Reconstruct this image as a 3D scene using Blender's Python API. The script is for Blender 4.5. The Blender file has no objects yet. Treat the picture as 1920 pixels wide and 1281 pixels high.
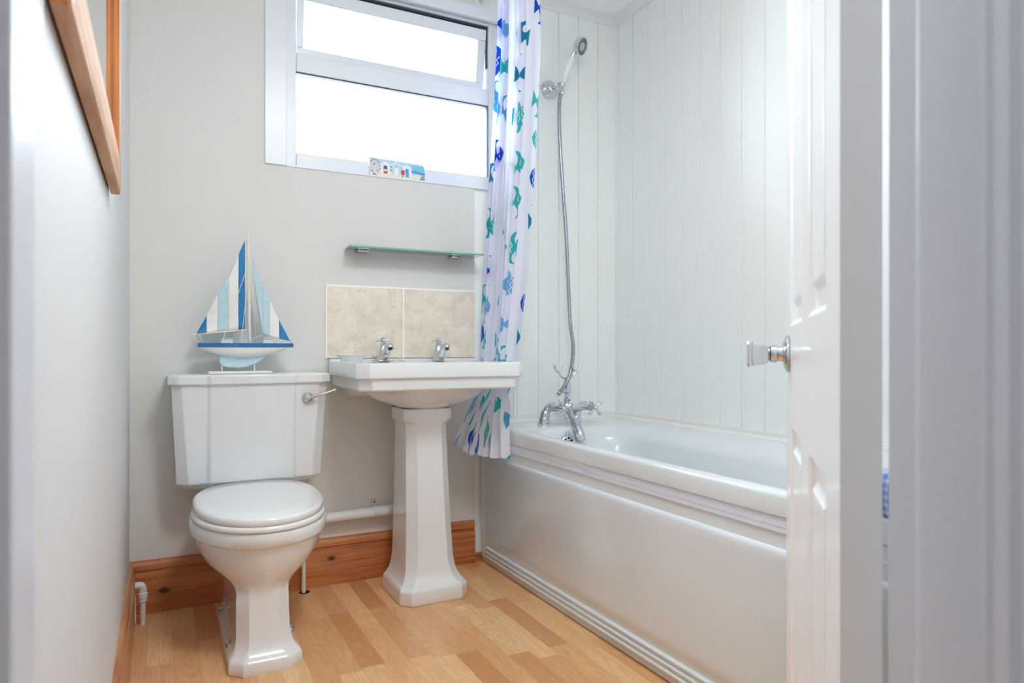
import bpy, bmesh, math, random
from mathutils import Vector, Matrix
from math import sin, cos, pi, atan2, sqrt, radians

SC = bpy.context.scene
COL = SC.collection
random.seed(7)

# ------------------------------------------------------------------ camera
cam_d = bpy.data.cameras.new('camera')
cam = bpy.data.objects.new('camera', cam_d)
COL.objects.link(cam)
SC.camera = cam
cam_d.sensor_fit = 'HORIZONTAL'
cam_d.sensor_width = 36.0
cam_d.lens = 24.0
cam_d.shift_y = 15.5 / 1920
cam_d.clip_start = 0.02
cam.location = (0.093, -2.596, 0.88)
YAW = math.atan(658 / 1280)
cam.rotation_euler = (pi / 2, 0, -YAW)
cam_d.dof.use_dof = True
cam_d.dof.focus_distance = 2.3
cam_d.dof.aperture_fstop = 7.0

# ------------------------------------------------------------------ world
W = bpy.data.worlds.new('overcast_sky')
SC.world = W
W.use_nodes = True
bg = W.node_tree.nodes['Background']
bg.inputs[0].default_value = (0.84, 0.94, 1.02, 1)
bg.inputs[1].default_value = 20.0

# ------------------------------------------------------------------ window portal and added fill lights
def area(name, loc, rot, sx, sy, power, col, portal=False, spread=None):
    l = bpy.data.lights.new(name, 'AREA')
    l.shape = 'RECTANGLE'; l.size = sx; l.size_y = sy
    l.energy = power; l.color = col
    if portal: l.cycles.is_portal = True
    if spread: l.spread = spread
    o = bpy.data.objects.new(name, l); COL.objects.link(o)
    o.location = loc; o.rotation_euler = rot
    return o
area('window_portal', (0.94, 0.125, 1.93), (-pi/2, 0, 0), 0.90, 0.78, 1, (1, 1, 1), portal=True)
def globe(name, loc, r, power, col):
    l = bpy.data.lights.new(name, 'POINT'); l.shadow_soft_size = r; l.energy = power; l.color = col
    o = bpy.data.objects.new(name, l); COL.objects.link(o); o.location = loc
area('bathroom_fill_light', (0.70, -1.85, 2.36), (0, 0, 0), 0.42, 0.42, 20.0, (0.95, 0.99, 1.0))  # added downward fill for the room, from an unseen source
globe('ceiling_fill_light', (0.70, -1.85, 2.20), .10, 3.5, (0.95, 0.99, 1.0))  # added point fill that lifts the ceiling and upper walls
globe('hall_fill_light', (0.45, -3.35, 2.15), .14, 6.6, (0.84, 0.92, 1.0))  # added fill behind the camera for jambs and low surfaces

SC.view_settings.view_transform = 'Standard'
SC.view_settings.look = 'None'
SC.view_settings.gamma = 1.0
SC.view_settings.use_curve_mapping = False
SC.view_settings.exposure = 0.0
SC.cycles.max_bounces = 14
SC.cycles.diffuse_bounces = 8
SC.cycles.transparent_max_bounces = 12
SC.cycles.use_denoising = True
SC.cycles.caustics_reflective = False
SC.cycles.caustics_refractive = False

# ------------------------------------------------------------------ material helpers
def lin(c):
    return tuple(((v / 255) / 12.92 if v / 255 <= .04045 else ((v / 255 + .055) / 1.055) ** 2.4) for v in c) + (1.0,)

def mat(name, col, rough=.5, metal=0., spec=.5, coat=0., coat_r=.05):
    m = bpy.data.materials.new(name); m.use_nodes = True
    b = m.node_tree.nodes['Principled BSDF']
    b.inputs['Base Color'].default_value = lin(col) if len(col) == 3 else col
    b.inputs['Roughness'].default_value = rough
    b.inputs['Metallic'].default_value = metal
    b.inputs['Specular IOR Level'].default_value = spec
    b.inputs['Coat Weight'].default_value = coat
    b.inputs['Coat Roughness'].default_value = coat_r
    return m

class N:
    """small wrapper for building node graphs"""
    def __init__(s, m): s.t = m.node_tree; s.b = s.t.nodes.get('Principled BSDF')
    def new(s, typ, **k):
        n = s.t.nodes.new(typ)
        for a, v in k.items(): setattr(n, a, v)
        return n
    def put(s, sock, v):
        if isinstance(v, bpy.types.NodeSocket): s.t.links.new(v, sock)
        else: sock.default_value = v
    def m(s, op, a, b=0., c=0.):
        n = s.new('ShaderNodeMath', operation=op)
        s.put(n.inputs[0], a); s.put(n.inputs[1], b); s.put(n.inputs[2], c)
        return n.outputs[0]
    def mix(s, f, a, b, blend='MIX'):
        n = s.new('ShaderNodeMix', data_type='RGBA', blend_type=blend)
        s.put(n.inputs[0], f); s.put(n.inputs[6], a); s.put(n.inputs[7], b)
        return n.outputs[2]
    def obj(s): return s.new('ShaderNodeTexCoord').outputs['Object']
    def gen_pos(s): return s.new('ShaderNodeNewGeometry').outputs['Position']
    def mapping(s, v, loc=(0,0,0), rot=(0,0,0), scale=(1,1,1)):
        n = s.new('ShaderNodeMapping')
        s.put(n.inputs[0], v); n.inputs[1].default_value = loc; n.inputs[2].default_value = rot; n.inputs[3].default_value = scale
        return n.outputs[0]
    def noise(s, v, scale, detail=4, rough=.5, dist=0., out=0):
        n = s.new('ShaderNodeTexNoise')
        s.put(n.inputs['Vector'], v); n.inputs['Scale'].default_value = scale
        n.inputs['Detail'].default_value = detail; n.inputs['Roughness'].default_value = rough
        n.inputs['Distortion'].default_value = dist
        return n.outputs[out]
    def ramp(s, f, stops):
        n = s.new('ShaderNodeValToRGB'); s.put(n.inputs[0], f)
        e = n.color_ramp.elements
        while len(e) < len(stops): e.new(.5)
        for i, (p, c) in enumerate(stops):
            e[i].position = p; e[i].color = lin(c) if max(c) > 1.0 else tuple(c) + (1,)
        return n.outputs[0]
    def bump(s, h, strength=.2, dist=.001):
        n = s.new('ShaderNodeBump'); s.put(n.inputs['Height'], h)
        n.inputs['Strength'].default_value = strength; n.inputs['Distance'].default_value = dist
        s.t.links.new(n.outputs[0], s.b.inputs['Normal'])
    def col(s, c): s.put(s.b.inputs['Base Color'], c)
    def sep(s, v):
        n = s.new('ShaderNodeSeparateXYZ'); s.put(n.inputs[0], v); return n.outputs
    def comb(s, x, y, z=0.):
        n = s.new('ShaderNodeCombineXYZ'); s.put(n.inputs[0], x); s.put(n.inputs[1], y); s.put(n.inputs[2], z); return n.outputs[0]

# plain materials
M = {}
def wallpaint(name, c, rough=.75, bump=.12):
    m = mat(name, c, rough, spec=.3); n = N(m)
    n.bump(n.noise(n.gen_pos(), 160, 3), bump, .0006)
    return m
M['wall'] = wallpaint('cream_wall_paint', (222, 221, 217), .8)
M['wall_left'] = wallpaint('satin_cream_wall_paint', (212, 214, 216), .55, .2)
M['ceiling'] = wallpaint('ceiling_paint', (250, 250, 250), .8)
M['white_gloss'] = mat('white_gloss_paint', (232, 233, 235), .22, coat=.3)
M['clad'] = mat('white_panelling', (240, 243, 241), .38)
nn = N(M['clad']); nn.bump(nn.noise(nn.mapping(nn.gen_pos(), scale=(60, 60, 3)), 3, 4), .12, .0006)
M['upvc'] = mat('white_upvc', (230, 234, 240), .3)
M['ceramic'] = mat('white_vitreous_china', (226, 229, 231), .1, coat=.6, coat_r=.03)
M['seat'] = mat('white_toilet_seat', (232, 234, 234), .16, coat=.5)
M['acrylic'] = mat('white_bath_acrylic', (218, 224, 227), .14, coat=.4)
M['bathpanel'] = mat('white_bath_panel', (224, 234, 240), .14, coat=.3)
M['tape'] = mat('white_sealing_tape', (226, 236, 255), .7)
M['chrome'] = mat('chrome', (215, 218, 222), .07, 1.0)
M['chrome_dull'] = mat('brushed_chrome_hose', (165, 172, 178), .25, 1.0)
M['screw'] = mat('screw_chrome', (190, 190, 190), .15, 1.0)
M['plastic'] = mat('white_pipe_plastic', (222, 222, 220), .4)
M['pipe_paint'] = mat('cream_painted_pipe', (228, 230, 230), .5)
M['grey_hose'] = mat('grey_flexible_hose', (120, 116, 112), .4, .5)
M['rubber'] = mat('black_rubber', (52, 56, 66), .6)
M['black'] = mat('black', (12, 12, 12), .5)
M['handle_white'] = mat('white_porcelain_handle', (240, 240, 240), .12, coat=.5)
M['grout'] = mat('white_grout', (252, 252, 248), .7)
M['seal'] = mat('white_sealant', (232, 230, 226), .35)
M['wire'] = mat('white_cord', (235, 235, 232), .7)
M['jamb'] = mat('pale_gloss_frame_paint', (218, 223, 234), .3)
M['mirror'] = mat('mirror_silvering', (215, 222, 222), .01, 1.0)
M['dish'] = mat('white_ceramic_dish', (226, 230, 230), .15, coat=.5)

# glass
def glassmat(name, col, fac_r=.12):
    m = bpy.data.materials.new(name); m.use_nodes = True
    t = m.node_tree; t.nodes.clear()
    o = t.nodes.new('ShaderNodeOutputMaterial'); tr = t.nodes.new('ShaderNodeBsdfTransparent')
    gl = t.nodes.new('ShaderNodeBsdfGlossy'); mx = t.nodes.new('ShaderNodeMixShader'); fr = t.nodes.new('ShaderNodeFresnel')
    fr.inputs[0].default_value = 1.45
    tr.inputs[0].default_value = col; gl.inputs['Roughness'].default_value = .02
    t.links.new(fr.outputs[0], mx.inputs[0]); t.links.new(tr.outputs[0], mx.inputs[1]); t.links.new(gl.outputs[0], mx.inputs[2])
    t.links.new(mx.outputs[0], o.inputs[0])
    return m
M['pane'] = glassmat('window_glass', (.97, .98, 1, 1))
M['shelf_glass'] = glassmat('shelf_glass', (.95, .99, .975, 1))
M['shelf_edge'] = mat('green_glass_edge', (104, 186, 164), .12, spec=.8)
M['crystal'] = mat('clear_acrylic', (250, 250, 252), .02)
M['crystal'].node_tree.nodes['Principled BSDF'].inputs['Transmission Weight'].default_value = .75
M['crystal'].node_tree.nodes['Principled BSDF'].inputs['IOR'].default_value = 1.45

# pine
def pine(name, base, dark, light, axis, coat=.2, ring=1.0, knots=()):
    """axis = index of the grain direction in world space"""
    m = mat(name, base, .38, coat=coat); n = N(m)
    p = n.gen_pos()
    sc = [22., 22., 22.]; sc[axis] = 1.1
    w = n.mapping(p, scale=tuple(sc))
    nz = n.noise(w, .9, 3, .55, .4)
    rings = n.m('SINE', n.m('MULTIPLY', nz, 40 * ring))
    rings = n.m('MULTIPLY_ADD', rings, .5, .5)
    sc2 = [220., 220., 220.]; sc2[axis] = 9.
    fine = n.noise(n.mapping(p, scale=tuple(sc2)), 1, 3)
    big = n.noise(p, 5, 2)
    f = n.m('ADD', n.m('MULTIPLY', rings, .24), n.m('ADD', n.m('MULTIPLY', fine, .44), n.m('MULTIPLY', big, .37)))
    c = n.ramp(f, [(.18, dark), (.5, base), (.85, light)])
    for (kx, ky, kz, r) in knots:
        d = n.new('ShaderNodeVectorMath', operation='DISTANCE')
        sk = [1., 1., 1.]; sk[axis] = .6
        n.put(d.inputs[0], n.mapping(p, scale=tuple(sk))); d.inputs[1].default_value = (kx * sk[0], ky * sk[1], kz * sk[2])
        mr = n.new('ShaderNodeMapRange'); n.put(mr.inputs[0], d.outputs['Value'])
        mr.inputs[1].default_value = r * .5; mr.inputs[2].default_value = r; mr.inputs[3].default_value = 1; mr.inputs[4].default_value = 0
        mr2 = n.new('ShaderNodeMapRange'); n.put(mr2.inputs[0], d.outputs['Value'])
        mr2.inputs[1].default_value = r * .6; mr2.inputs[2].default_value = r * 3.2; mr2.inputs[3].default_value = .45; mr2.inputs[4].default_value = 0
        c = n.mix(mr2.outputs[0], c, lin(dark)); c = n.mix(mr.outputs[0], c, lin((60, 34, 18)))
    n.col(c); n.bump(f, .12, .0008)
    return m
M['skirt_back'] = pine('varnished_pine_back', (184, 110, 62), (134, 70, 34), (208, 138, 84), 0, .25, knots=((.102, -.02, .07, .013), (.66, -.02, .1, .011)))
M['skirt_left'] = pine('varnished_pine_left', (186, 126, 84), (140, 86, 50), (212, 158, 112), 1, .25)
M['frame_h'] = pine('pale_pine_rail', (198, 158, 128), (168, 124, 94), (214, 180, 152), 1, 0., 1.1)
M['frame_h'].node_tree.nodes['Principled BSDF'].inputs['Roughness'].default_value = .62
M['frame_h'].node_tree.nodes['Principled BSDF'].inputs['Specular IOR Level'].default_value = .25
M['frame_v'] = pine('orange_pine_stile', (176, 100, 32), (112, 54, 12), (198, 126, 52), 2, .2, 1.2)

# laminate floor: strips run along y
m = mat('beech_laminate', (200, 150, 100), .28, coat=.15, coat_r=.12); n = N(m); p = n.gen_pos(); xyz = n.sep(p)
SW = .066
sx = n.m('DIVIDE', n.m('ADD', xyz[0], .008), SW); row = n.m('FLOOR', sx)
wn = n.new('ShaderNodeTexWhiteNoise', noise_dimensions='1D'); n.put(wn.inputs['W'], row)
sy = n.m('ADD', n.m('DIVIDE', xyz[1], .42), n.m('MULTIPLY', wn.outputs['Value'], 7.3)); cellv = n.m('FLOOR', sy)
wn2 = n.new('ShaderNodeTexWhiteNoise', noise_dimensions='2D'); n.put(wn2.inputs['Vector'], n.comb(row, cellv))
rnd = wn2.outputs['Value']
tone = n.ramp(rnd, [(0., (210, 150, 100)), (.3, (224, 170, 118)), (.65, (238, 188, 134)), (1., (246, 204, 152))])
off = n.m('MULTIPLY', rnd, 37.)
pv = n.comb(n.m('ADD', xyz[0], off), n.m('ADD', xyz[1], off), off)
g1 = n.noise(n.mapping(pv, scale=(15, 1.3, 1)), 1.6, 3, .5, .9)
rg = n.m('MULTIPLY_ADD', n.m('SINE', n.m('MULTIPLY', g1, 60.)), .5, .5)
g2 = n.noise(n.mapping(pv, scale=(240, 14, 1)), 1, 3)
gr = n.m('ADD', n.m('MULTIPLY', rg, .5), n.m('MULTIPLY', g2, .5))
c = n.mix(n.m('MULTIPLY', gr, .42), tone, lin((160, 100, 56)))
fx = n.m('FRACT', sx); fy = n.m('FRACT', sy)
ex = n.m('LESS_THAN', n.m('MINIMUM', fx, n.m('SUBTRACT', 1., fx)), .009)
ey = n.m('LESS_THAN', n.m('MINIMUM', fy, n.m('SUBTRACT', 1., fy)), .0018)
c = n.mix(n.m('MULTIPLY', n.m('MAXIMUM', ex, ey), .22), c, lin((110, 66, 34)))
n.col(c); M['floor'] = m

# beige stone tile
m = mat('beige_stone_tile', (214, 200, 178), .3, coat=.2); n = N(m); p = n.gen_pos()
a = n.noise(p, 16, 6, .65, .3); b = n.noise(p, 70, 5, .7)
c = n.ramp(a, [(.3, (222, 206, 184)), (.5, (236, 223, 205)), (.7, (245, 236, 221))])
vn = n.new('ShaderNodeTexNoise'); n.put(vn.inputs['Vector'], p); vn.inputs['Scale'].default_value = 30; vn.inputs['Detail'].default_value = 6
ve = n.m('ABSOLUTE', n.m('SUBTRACT', vn.outputs[0], .5)); ve = n.m('LESS_THAN', ve, .008)
c = n.mix(n.m('MULTIPLY', ve, n.m('MULTIPLY', n.m('GREATER_THAN', b, .52), .35)), c, lin((160, 138, 112)))
c = n.mix(n.m('MULTIPLY', n.m('GREATER_THAN', b, .62), .25), c, lin((176, 154, 126)))
n.col(c); M['tile'] = m

# painted wood of the boat
def painted(name, c1, c2, rough=.6, scale=60):
    m = mat(name, c1, rough); n = N(m)
    n.col(n.ramp(n.noise(n.gen_pos(), scale, 5, .7), [(.35, c1), (.7, c2)])); return m
M['boat_white'] = painted('boat_white', (232, 232, 228), (240, 240, 238))
M['boat_blue'] = painted('boat_blue', (20, 110, 170), (52, 140, 196), scale=90)
M['boat_dark'] = painted('boat_gunwale_blue', (10, 96, 160), (40, 130, 190), scale=50)
M['boat_pale'] = painted('boat_pale_blue', (176, 208, 220), (196, 222, 230))
M['boat_wood'] = painted('boat_rod', (224, 216, 204), (236, 230, 222))

# fish curtain: uv in metres
m = mat('fish_print_curtain', (236, 238, 250), .75, spec=.2); n = N(m)
uvn = n.new('ShaderNodeUVMap'); uvn.uv_map = 'UVMap'
uv = n.sep(uvn.outputs[0])
def fish_layer(cell, ou, ov, base, thresh, seed):
    cu = n.m('DIVIDE', n.m('ADD', uv[0], ou), cell); cv = n.m('DIVIDE', n.m('ADD', uv[1], ov), cell)
    iu = n.m('FLOOR', cu)
    cv = n.m('ADD', cv, n.m('MULTIPLY', iu, .37)); iv = n.m('FLOOR', cv)
    w = n.new('ShaderNodeTexWhiteNoise', noise_dimensions='3D'); n.put(w.inputs['Vector'], n.comb(iu, iv, seed))
    r1 = w.outputs['Value']; rc = n.sep(w.outputs['Color'])
    x = n.m('MULTIPLY', n.m('SUBTRACT', n.m('SUBTRACT', cu, iu), .5), cell)
    y = n.m('MULTIPLY', n.m('SUBTRACT', n.m('SUBTRACT', cv, iv), .5), cell)
    x = n.m('SUBTRACT', x, n.m('MULTIPLY', n.m('SUBTRACT', rc[0], .5), cell * .25))
    y = n.m('SUBTRACT', y, n.m('MULTIPLY', n.m('SUBTRACT', rc[1], .5), cell * .25))
    sg = n.m('SUBTRACT', n.m('MULTIPLY', n.m('GREATER_THAN', rc[2], .5), 2.), 1.)
    x = n.m('MULTIPLY', x, sg)
    an = n.m('MULTIPLY', n.m('SUBTRACT', r1, .5), .6)
    sn, cs = n.m('SINE', an), n.m('COSINE', an)
    X = n.m('ADD', n.m('MULTIPLY', x, cs), n.m('MULTIPLY', y, sn)); Y = n.m('SUBTRACT', n.m('MULTIPLY', y, cs), n.m('MULTIPLY', x, sn))
    X = n.m('DIVIDE', X, base); Y = n.m('DIVIDE', Y, base)
    # body: lens |y| < .42 - x^2*1.2 , for x in (-.5,.5) shifted to the right
    xb = n.m('SUBTRACT', X, .14)
    aY = n.m('ABSOLUTE', Y)
    body = n.m('LESS_THAN', n.m('ADD', aY, n.m('MULTIPLY', n.m('MULTIPLY', xb, xb), 3.0)), .36)
    # crescent fins sweeping back
    yc = n.m('SUBTRACT', aY, .34)
    d1 = n.m('ADD', n.m('MULTIPLY', n.m('ADD', X, .12), n.m('ADD', X, .12)), n.m('MULTIPLY', yc, yc))
    xx = n.m('ADD', X, .28); d2 = n.m('ADD', n.m('MULTIPLY', xx, xx), n.m('MULTIPLY', n.m('SUBTRACT', yc, .02), n.m('SUBTRACT', yc, .02)))
    fin = n.m('MULTIPLY', n.m('LESS_THAN', d1, .075), n.m('GREATER_THAN', d2, .06))
    fin = n.m('MULTIPLY', fin, n.m('GREATER_THAN', X, -.34))
    fin = n.m('MULTIPLY', fin, n.m('GREATER_THAN', aY, .2))
    # tail triangle on the left
    xt = n.m('SUBTRACT', -.12, X)
    tail = n.m('MULTIPLY', n.m('LESS_THAN', aY, n.m('MULTIPLY', xt, .95)), n.m('LESS_THAN', xt, .36))
    # two white waves down the body
    wv = n.m('MULTIPLY', n.m('SINE', n.m('MULTIPLY', Y, 26.)), .035)
    l1 = n.m('GREATER_THAN', n.m('ABSOLUTE', n.m('SUBTRACT', n.m('ADD', X, wv), .22)), .018)
    l2 = n.m('GREATER_THAN', n.m('ABSOLUTE', n.m('SUBTRACT', n.m('ADD', X, wv), .06)), .018)
    f = n.m('MAXIMUM', n.m('MULTIPLY', n.m('MULTIPLY', body, l1), l2), n.m('MAXIMUM', fin, tail))
    f = n.m('MULTIPLY', f, n.m('GREATER_THAN', r1, thresh))
    hue = n.m('FRACT', n.m('MULTIPLY', rc[1], 5.3))
    cr = n.new('ShaderNodeValToRGB'); n.put(cr.inputs[0], hue); cr.color_ramp.interpolation = 'CONSTANT'
    e = cr.color_ramp.elements
    for i, (pp, cc) in enumerate([(0., (64, 188, 188)), (.26, (24, 84, 196)), (.42, (134, 188, 228)), (.64, (40, 134, 170)), (.84, (92, 164, 208))]):
        if i > 1: e.new(pp)
        e[i].position = pp; e[i].color = lin(cc)
    return f, cr.outputs[0]
c = lin((243, 244, 254))
f1, c1 = fish_layer(.150, .03, .02, .098, .2, 5.0)
c = n.mix(f1, c, c1)
n.col(c)
b = n.b; b.inputs['Subsurface Weight'].default_value = 0
tl = n.new('ShaderNodeBsdfTranslucent'); n.put(tl.inputs[0], c)
mx = n.new('ShaderNodeMixShader'); mx.inputs[0].default_value = .42
n.t.links.new(b.outputs[0], mx.inputs[1]); n.t.links.new(tl.outputs[0], mx.inputs[2])
n.t.links.new(mx.outputs[0], n.t.nodes['Material Output'].inputs[0])
M['curtain'] = m
# towel
m = mat('blue_checked_towel', (120, 155, 220), .9); n = N(m); p = n.gen_pos(); xyz = n.sep(p)
w1 = n.m('GREATER_THAN', n.m('FRACT', n.m('MULTIPLY', xyz[2], 70.)), .6); w2 = n.m('GREATER_THAN', n.m('FRACT', n.m('MULTIPLY', xyz[1], 70.)), .6)
n.col(n.mix(n.m('MULTIPLY', n.m('ADD', w1, w2), .5), lin((118, 152, 222)), lin((206, 218, 244)))); M['towel'] = m

# ------------------------------------------------------------------ mesh builder
class B:
    def __init__(s): s.v = []; s.f = []; s.mi = []; s.uv = None
    def add(s, vs, fs, mi=0, mtx=None):
        o = len(s.v)
        for v in vs:
            v = Vector(v)
            s.v.append(mtx @ v if mtx else v)
        for f in fs: s.f.append([i + o for i in f]); s.mi.append(mi)
        return s
    def box(s, x0, x1, y0, y1, z0, z1, mi=0, mtx=None):
        vs = [(x, y, z) for z in (z0, z1) for y in (y0, y1) for x in (x0, x1)]
        return s.add(vs, [(0, 2, 3, 1), (4, 5, 7, 6), (0, 1, 5, 4), (2, 6, 7, 3), (0, 4, 6, 2), (1, 3, 7, 5)], mi, mtx)
    def loft(s, rings, cap0=True, cap1=True, mi=0, mtx=None, closed=True):
        n = len(rings[0]); vs = [p for r in rings for p in r]; fs = []
        for k in range(len(rings) - 1):
            for i in range(n if closed else n - 1):
                j = (i + 1) % n
                fs.append((k * n + i, k * n + j, (k + 1) * n + j, (k + 1) * n + i))
        if cap0: fs.append(tuple(reversed(range(n))))
        if cap1: fs.append(tuple((len(rings) - 1) * n + i for i in range(n)))
        return s.add(vs, fs, mi, mtx)
    def tube(s, pts, r, n=12, mi=0, caps=True, mtx=None):
        pts = [Vector(p) for p in pts]; rs = r if isinstance(r, (list, tuple)) else [r] * len(pts)
        t = (pts[1] - pts[0]).normalized(); up = Vector((0, 0, 1)) if abs(t.z) < .9 else Vector((1, 0, 0))
        a = t.cross(up).normalized(); rings = []
        for k, p in enumerate(pts):
            if k == 0: t = pts[1] - pts[0]
            elif k == len(pts) - 1: t = pts[-1] - pts[-2]
            else: t = pts[k + 1] - pts[k - 1]
            t.normalize(); a = (a - t * a.dot(t)).normalized(); b = t.cross(a)
            rings.append([p + (a * cos(2 * pi * i / n) + b * sin(2 * pi * i / n)) * rs[k] for i in range(n)])
        return s.loft(rings, caps, caps, mi, mtx)
    def lathe(s, prof, origin, axis=(0, 0, 1), n=32, mi=0, caps=True):
        """prof = [(radius, height along axis)]"""
        ax = Vector(axis).normalized(); u = ax.orthogonal().normalized(); w = ax.cross(u); o = Vector(origin)
        rings = [[o + ax * h + (u * cos(2 * pi * i / n) + w * sin(2 * pi * i / n)) * max(r, 1e-5) for i in range(n)] for r, h in prof]
        return s.loft(rings, caps, caps, mi)
    def ball(s, c, r, n=14, mi=0, sc=(1, 1, 1)):
        rings = []
        for k in range(n // 2 + 1):
            a = -pi / 2 + pi * k / (n // 2)
            rings.append([(c[0] + sc[0] * r * max(cos(a), 1e-4) * cos(2 * pi * i / n), c[1] + sc[1] * r * max(cos(a), 1e-4) * sin(2 * pi * i / n), c[2] + sc[2] * r * sin(a)) for i in range(n)])
        return s.loft(rings, True, True, mi)
    def prism(s, poly, y0, y1, mi=0, mtx=None):
        """poly in xz, extruded along y"""
        r0 = [(p[0], y0, p[1]) for p in poly]; r1 = [(p[0], y1, p[1]) for p in poly]
        return s.loft([r0, r1], True, True, mi, mtx)

WL = {}   # world location of every root / object
def empty(name, loc):
    o = bpy.data.objects.new(name, None); COL.objects.link(o); o.location = loc; o.empty_display_size = .1
    WL[o] = Vector(loc); return o
def obj(name, b, mats, parent=None, smooth=None, bevel=0., seg=2, sub=0, solid=0.):
    me = bpy.data.meshes.new(name)
    if parent is not None: base = WL[parent]
    else:
        xs = [v.x for v in b.v]; ys = [v.y for v in b.v]; zs = [v.z for v in b.v]
        base = Vector(((min(xs) + max(xs)) / 2, (min(ys) + max(ys)) / 2, min(zs)))
    me.from_pydata([tuple(v - base) for v in b.v], [], b.f)
    if not isinstance(mats, (list, tuple)): mats = [mats]
    for m_ in mats: me.materials.append(M[m_] if isinstance(m_, str) else m_)
    for p, i in zip(me.polygons, b.mi): p.material_index = i
    bm = bmesh.new(); bm.from_mesh(me); bmesh.ops.recalc_face_normals(bm, faces=bm.faces[:]); bm.to_mesh(me); bm.free()
    if b.uv:
        ul = me.uv_layers.new(name='UVMap')
        for l in me.loops: ul.data[l.index].uv = b.uv[l.vertex_index]
    if smooth is not None:
        me.shade_smooth()
        if smooth < 179: me.set_sharp_from_angle(angle=radians(smooth))
    o = bpy.data.objects.new(name, me); COL.objects.link(o)
    WL[o] = base
    if parent is not None: o.parent = parent
    else: o.location = base
    if solid:
        md = o.modifiers.new('thickness', 'SOLIDIFY'); md.thickness = solid; md.offset = 0
    if bevel:
        md = o.modifiers.new('bevel', 'BEVEL'); md.width = bevel; md.segments = seg; md.limit_method = 'ANGLE'; md.angle_limit = radians(32)
        md.use_clamp_overlap = True
        if smooth is None: me.shade_smooth(); md.harden_normals = True
    if sub:
        md = o.modifiers.new('sub', 'SUBSURF'); md.levels = sub; md.render_levels = sub
    return o
def tag(o, label=None, cat=None, group=None, kind=None):
    if label: o['label'] = label
    if cat: o['category'] = cat
    if group: o['group'] = group
    if kind: o['kind'] = kind
    return o
def struct(name, b, m_, parent=None, label=None, cat=None, **k):
    o = obj(name, b, m_, parent, **k)
    if parent is None: tag(o, label, cat, kind='structure')
    return o
def spline(pts, k=8):
    pts = [Vector(p) for p in pts]; out = []
    P_ = [pts[0] * 2 - pts[1]] + pts + [pts[-1] * 2 - pts[-2]]
    for i in range(1, len(P_) - 2):
        for j in range(k):
            t = j / k; a, b, c, d = P_[i - 1], P_[i], P_[i + 1], P_[i + 2]
            out.append(.5 * ((2 * b) + (c - a) * t + (2 * a - 5 * b + 4 * c - d) * t * t + (3 * b - a - 3 * c + d) * t ** 3))
    out.append(pts[-1]); return out

# ------------------------------------------------------------------ room shell
XR, YF, ZC = 1.97, -2.258, 2.415
XP = 1.252                     # right edge of the plastered part of the back wall
b = B(); b.box(-.15, XR + .15, -4.4, .12, -.1, 0)
struct('floor', b, 'floor', None, 'beech strip laminate floor of the bathroom', 'floor')
b = B(); b.box(-.15, XR + .15, -4.4, .12, ZC, ZC + .1)
struct('ceiling', b, 'ceiling', None, 'white painted ceiling', 'ceiling')
b = B(); b.box(-.12, 0, -4.4, .12, 0, ZC)
struct('wall_left', b, 'wall_left', None, 'cream painted wall on the left with the pine mirror', 'wall')
WX0, WX1, WZ0, WZ1 = .502, 1.375, 1.556, 2.295     # window opening
b = B(); b.box(0, WX0, 0, .12, 0, ZC); b.box(WX0, XP, 0, .12, 0, WZ0); b.box(WX0, XP, 0, .12, WZ1, ZC)
struct('wall_back', b, 'wall', None, 'cream painted back wall behind the toilet and washbasin', 'wall')
# board cladding: plain white board beside the plaster, then grooved planks round the bath
def planks(bb, a0, a1, step, first, zz0, zz1, fn, g=.0038, dpt=.0075):
    cuts = [a0]; x = first
    while x < a1 - .01:
        cuts.append(x); x += step
    cuts.append(a1)
    prof = []
    for i in range(len(cuts) - 1):
        l = cuts[i] + (g if i else 0); r = cuts[i + 1] - (g if i < len(cuts) - 2 else 0)
        prof += [(l, 0), (r, 0)]
        if i < len(cuts) - 2: prof += [(r + g * .5, dpt), (r + g * 1.5, dpt)]
    bb.loft([[fn(p, q, zz0) for p, q in prof], [fn(p, q, zz1) for p, q in prof]], False, False, closed=False)
b = B()
b.box(XP, WX1, .010, .12, 0, WZ0); b.box(XP, WX1, .010, .12, WZ1, ZC); b.box(WX1, 1.44, .010, .12, 0, ZC)
planks(b, 1.44, XR, .1045, 1.4555, 0, ZC, lambda p, q, z: (p, .008 + q, z))
b.box(1.44, XR + .12, .018, .12, 0, ZC)
struct('wall_shower', b, 'clad', None, 'white grooved panelling on the back wall above the bath taps', 'wall')
b = B()
planks(b, -2.6, 0.01, .1075, -2.6 + (2.6 - .125) % .1075, 0, ZC, lambda p, q, z: (XR + q, p, z))
b.box(XR + .010, XR + .12, -2.6, .12, 0, ZC)
struct('wall_right', b, 'clad', None, 'white grooved panelling on the right wall along the bath', 'wall')
# front wall with the doorway, and the hall behind
HX = .595                      # hinge side reveal
b = B(); b.box(HX + .03, XR + .12, -2.345, YF, 0, ZC); b.box(-.02, HX + .03, -2.345, YF, 2.05, ZC)
struct('wall_front', b, 'wall', None, 'wall holding the doorway to the hall', 'wall')
b = B(); b.box(-.12, 0, -4.4, -4.3, 0, ZC); b.box(0, XR + .12, -4.4, -4.3, 0, ZC); b.box(XR, XR + .12, -4.4, -2.345, 0, ZC)
struct('wall_hall', b, 'wall', None, 'hall walls behind the doorway', 'wall')
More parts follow.
